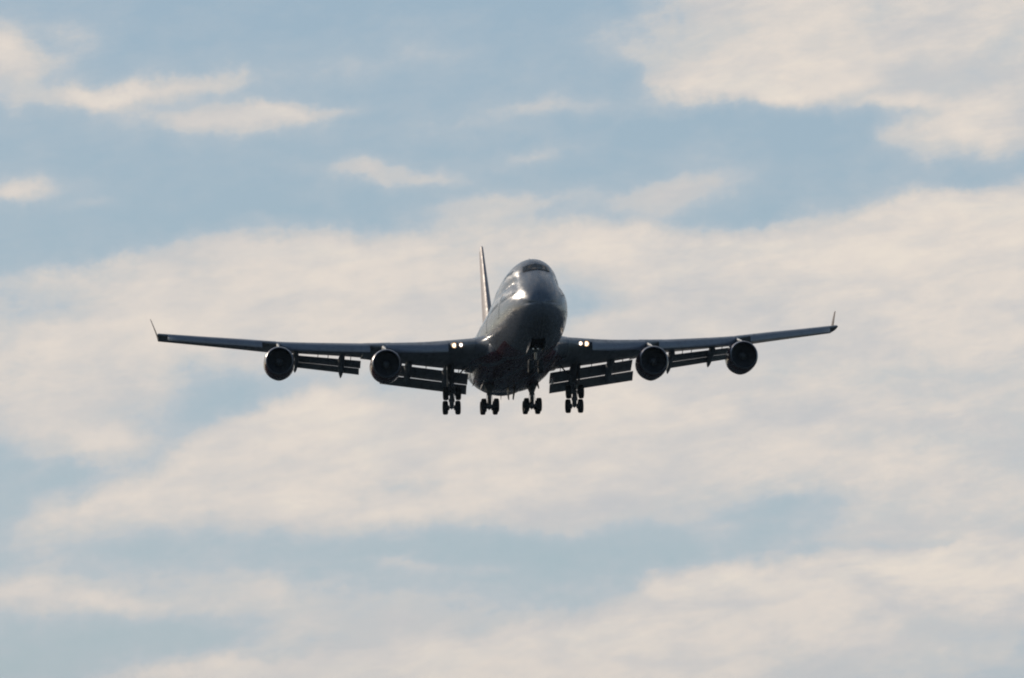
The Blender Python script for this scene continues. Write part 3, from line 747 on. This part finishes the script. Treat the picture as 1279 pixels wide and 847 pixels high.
for sd in (-1, 1):
    # wing gear
    lg = bogie_gear(sd * 5.5, (31.6, 3.6), (32.35, .30 + .12), R(55), sd, True)
    bm = bmesh.new()
    plate(bm, [V(sd*5.93, 30.6, 3.45), V(sd*5.93, 32.7, 3.45), V(sd*5.86, 32.6, 1.62), V(sd*5.86, 31.1, 1.62)], .05); bevel(bm, .02, 1)
    build('gear_door', bm, M['wing'], lg)
    bm = bmesh.new(); plate(bm, [V(sd*3.45, 30.7, 2.4), V(sd*3.45, 33.2, 2.4), V(sd*3.55, 33.2, 1.75), V(sd*3.55, 30.7, 1.75)], .05); bevel(bm, .02, 1)
    build('gear_door', bm, M['skin'], lg)
    # body gear
    lg = bogie_gear(sd * 1.92, (34.9, 2.5), (35.2, .13), R(3), sd, False)
    bm = bmesh.new(); plate(bm, [V(sd*.32 + .12, 34.3, 1.95), V(sd*.32 + .12, 37.3, 1.95), V(sd*.20 + .12, 37.0, .98), V(sd*.20 + .12, 36.2, .80)], .06); bevel(bm, .02, 1)
    build('gear_door', bm, M['gear'], lg)
    bm = bmesh.new(); plate(bm, [V(sd*2.42, 34.6, 2.35), V(sd*2.42, 36.4, 2.35), V(sd*2.66, 36.4, 1.80), V(sd*2.62, 35.6, 1.80)], .06); bevel(bm, .02, 1)
    build('gear_door', bm, M['gear'], lg)
    bm = bmesh.new(); hexa(bm, [V(sd*1.92 - .48, 34.4, 2.1), V(sd*1.92 + .48, 34.4, 2.1), V(sd*1.92 + .48, 35.9, 2.1), V(sd*1.92 - .48, 35.9, 2.1), V(sd*1.92 - .16, 34.6, 1.25), V(sd*1.92 + .16, 34.6, 1.25), V(sd*1.92 + .16, 35.5, 1.25), V(sd*1.92 - .16, 35.5, 1.25)])
    build('leg_bracket', bm, M['gear'], lg)
# nose gear
bm = bmesh.new(); T, P = V(0, 7.9, 2.9), V(0, 8.2, .55)
mid = T.lerp(P, .5)
tube(bm, [T, mid], [.17, .14], 14); tube(bm, [mid, P], .09, 12, 1)
tube(bm, [P - Vector((.48, 0, 0)), P + Vector((.48, 0, 0))], .08, 12)
tube(bm, [mid, mid.lerp(P, .5) + Vector((0, .35, 0)), P + Vector((0, 0, .12))], .04, 8)
for q in (-1, 1): tube(bm, [mid + Vector((0, 0, .1)), V(q * .3, 6.4, 2.6)], .05, 8)
ng = build('nose_landing_gear', bm, [M['gear'], M['chrome']], plane, 45)
for q in (-1, 1): wheel(ng, P + Vector((q * .42, 0, 0)), .60, .42, q)
for q in (-1, 1):
    bm = bmesh.new(); plate(bm, [V(q*.62, 6.2, 2.42), V(q*.62, 9.0, 2.25), V(q*.68, 8.9, 1.75), V(q*.68, 6.5, 1.85)], .05); bevel(bm, .02, 1); build('gear_door', bm, M['gear'], ng)
    bm = bmesh.new(); plate(bm, [V(q*.58, 4.9, 2.60), V(q*.58, 6.1, 2.44), V(q*.66, 6.1, 1.95), V(q*.66, 5.1, 2.1)], .05); bevel(bm, .02, 1); build('gear_door', bm, M['skin'], ng)
bm = bmesh.new()
gg = []
for i in range(9):
    s = 4.9 + i * .5; row = []
    for j in range(5):
        x = lerp(-.54, .54, j / 4); p = -math.pi / 2 + math.asin(max(-1, min(1, x / ip(FS, FW, s)))); q = fus(s, p); row.append(bm.verts.new(q + Vector((0, 0, -.012))))
    gg.append(row)
for a, b in zip(gg, gg[1:]):
    for j in range(4): bm.faces.new((a[j], a[j+1], b[j+1], b[j]))
build('dark_gap_sheet', bm, M['gap_dark'], ng)  # dark sheet on the belly skin; its colour stands for the open bay's shade
for q in (-1, 1):
    c = V(q * .2, 7.75, 1.95); bm = bmesh.new(); lathe(bm, c, Vector((0, -1, -.1)), [(-.12, .05), (0, .11), (.02, .10), (.03, .01)], 16, (True, True)); build('taxi_light', bm, M['chrome'], ng)

# ------------------------------------------------------------------ put the aircraft on the approach path
PITCH, YAW, ROLL = .1239, .0780, .0125          # relative to the line of sight
def rot2(a, b, th):
    m_ = Matrix.Identity(3); c, s = math.cos(th), math.sin(th)
    m_[a][a] = c; m_[a][b] = -s; m_[b][a] = s; m_[b][b] = c
    return m_
RM = rot2(0, 1, YAW) @ rot2(2, 1, PITCH) @ rot2(0, 2, ROLL)
plane.matrix_world = Matrix.Translation((0, 0, CAM_Z)) @ Matrix.Rotation(ELEV, 4, 'X') @ Matrix.Translation((.06, 378.06, -1.822)) @ RM.to_4x4() @ Matrix.Translation((0, 0, -4.0))

# ------------------------------------------------------------------ the air between the lens and the aircraft
hm = bpy.data.materials.new('thin_haze'); hm.use_nodes = True
ht = hm.node_tree; ht.nodes.remove(ht.nodes['Principled BSDF'])
pv = ht.nodes.new('ShaderNodeVolumePrincipled')
pv.inputs['Density'].default_value = 3.2e-5
pv.inputs['Color'].default_value = (0.62, 0.80, 1.0, 1)
pv.inputs['Anisotropy'].default_value = 0.0
ht.links.new(pv.outputs[0], ht.nodes['Material Output'].inputs['Volume'])
bm = bmesh.new(); hx = GS + 60
hexa(bm, [Vector((x, y, z)) for z in (-1.0, 90.0) for x, y in ((-hx, -hx), (hx, -hx), (hx, hx), (-hx, hx))])
hz = build('haze', bm, hm, None, 0); hz['kind'] = 'stuff'; hz['label'] = 'thin bluish haze in the air below the clouds'; hz['category'] = 'haze'
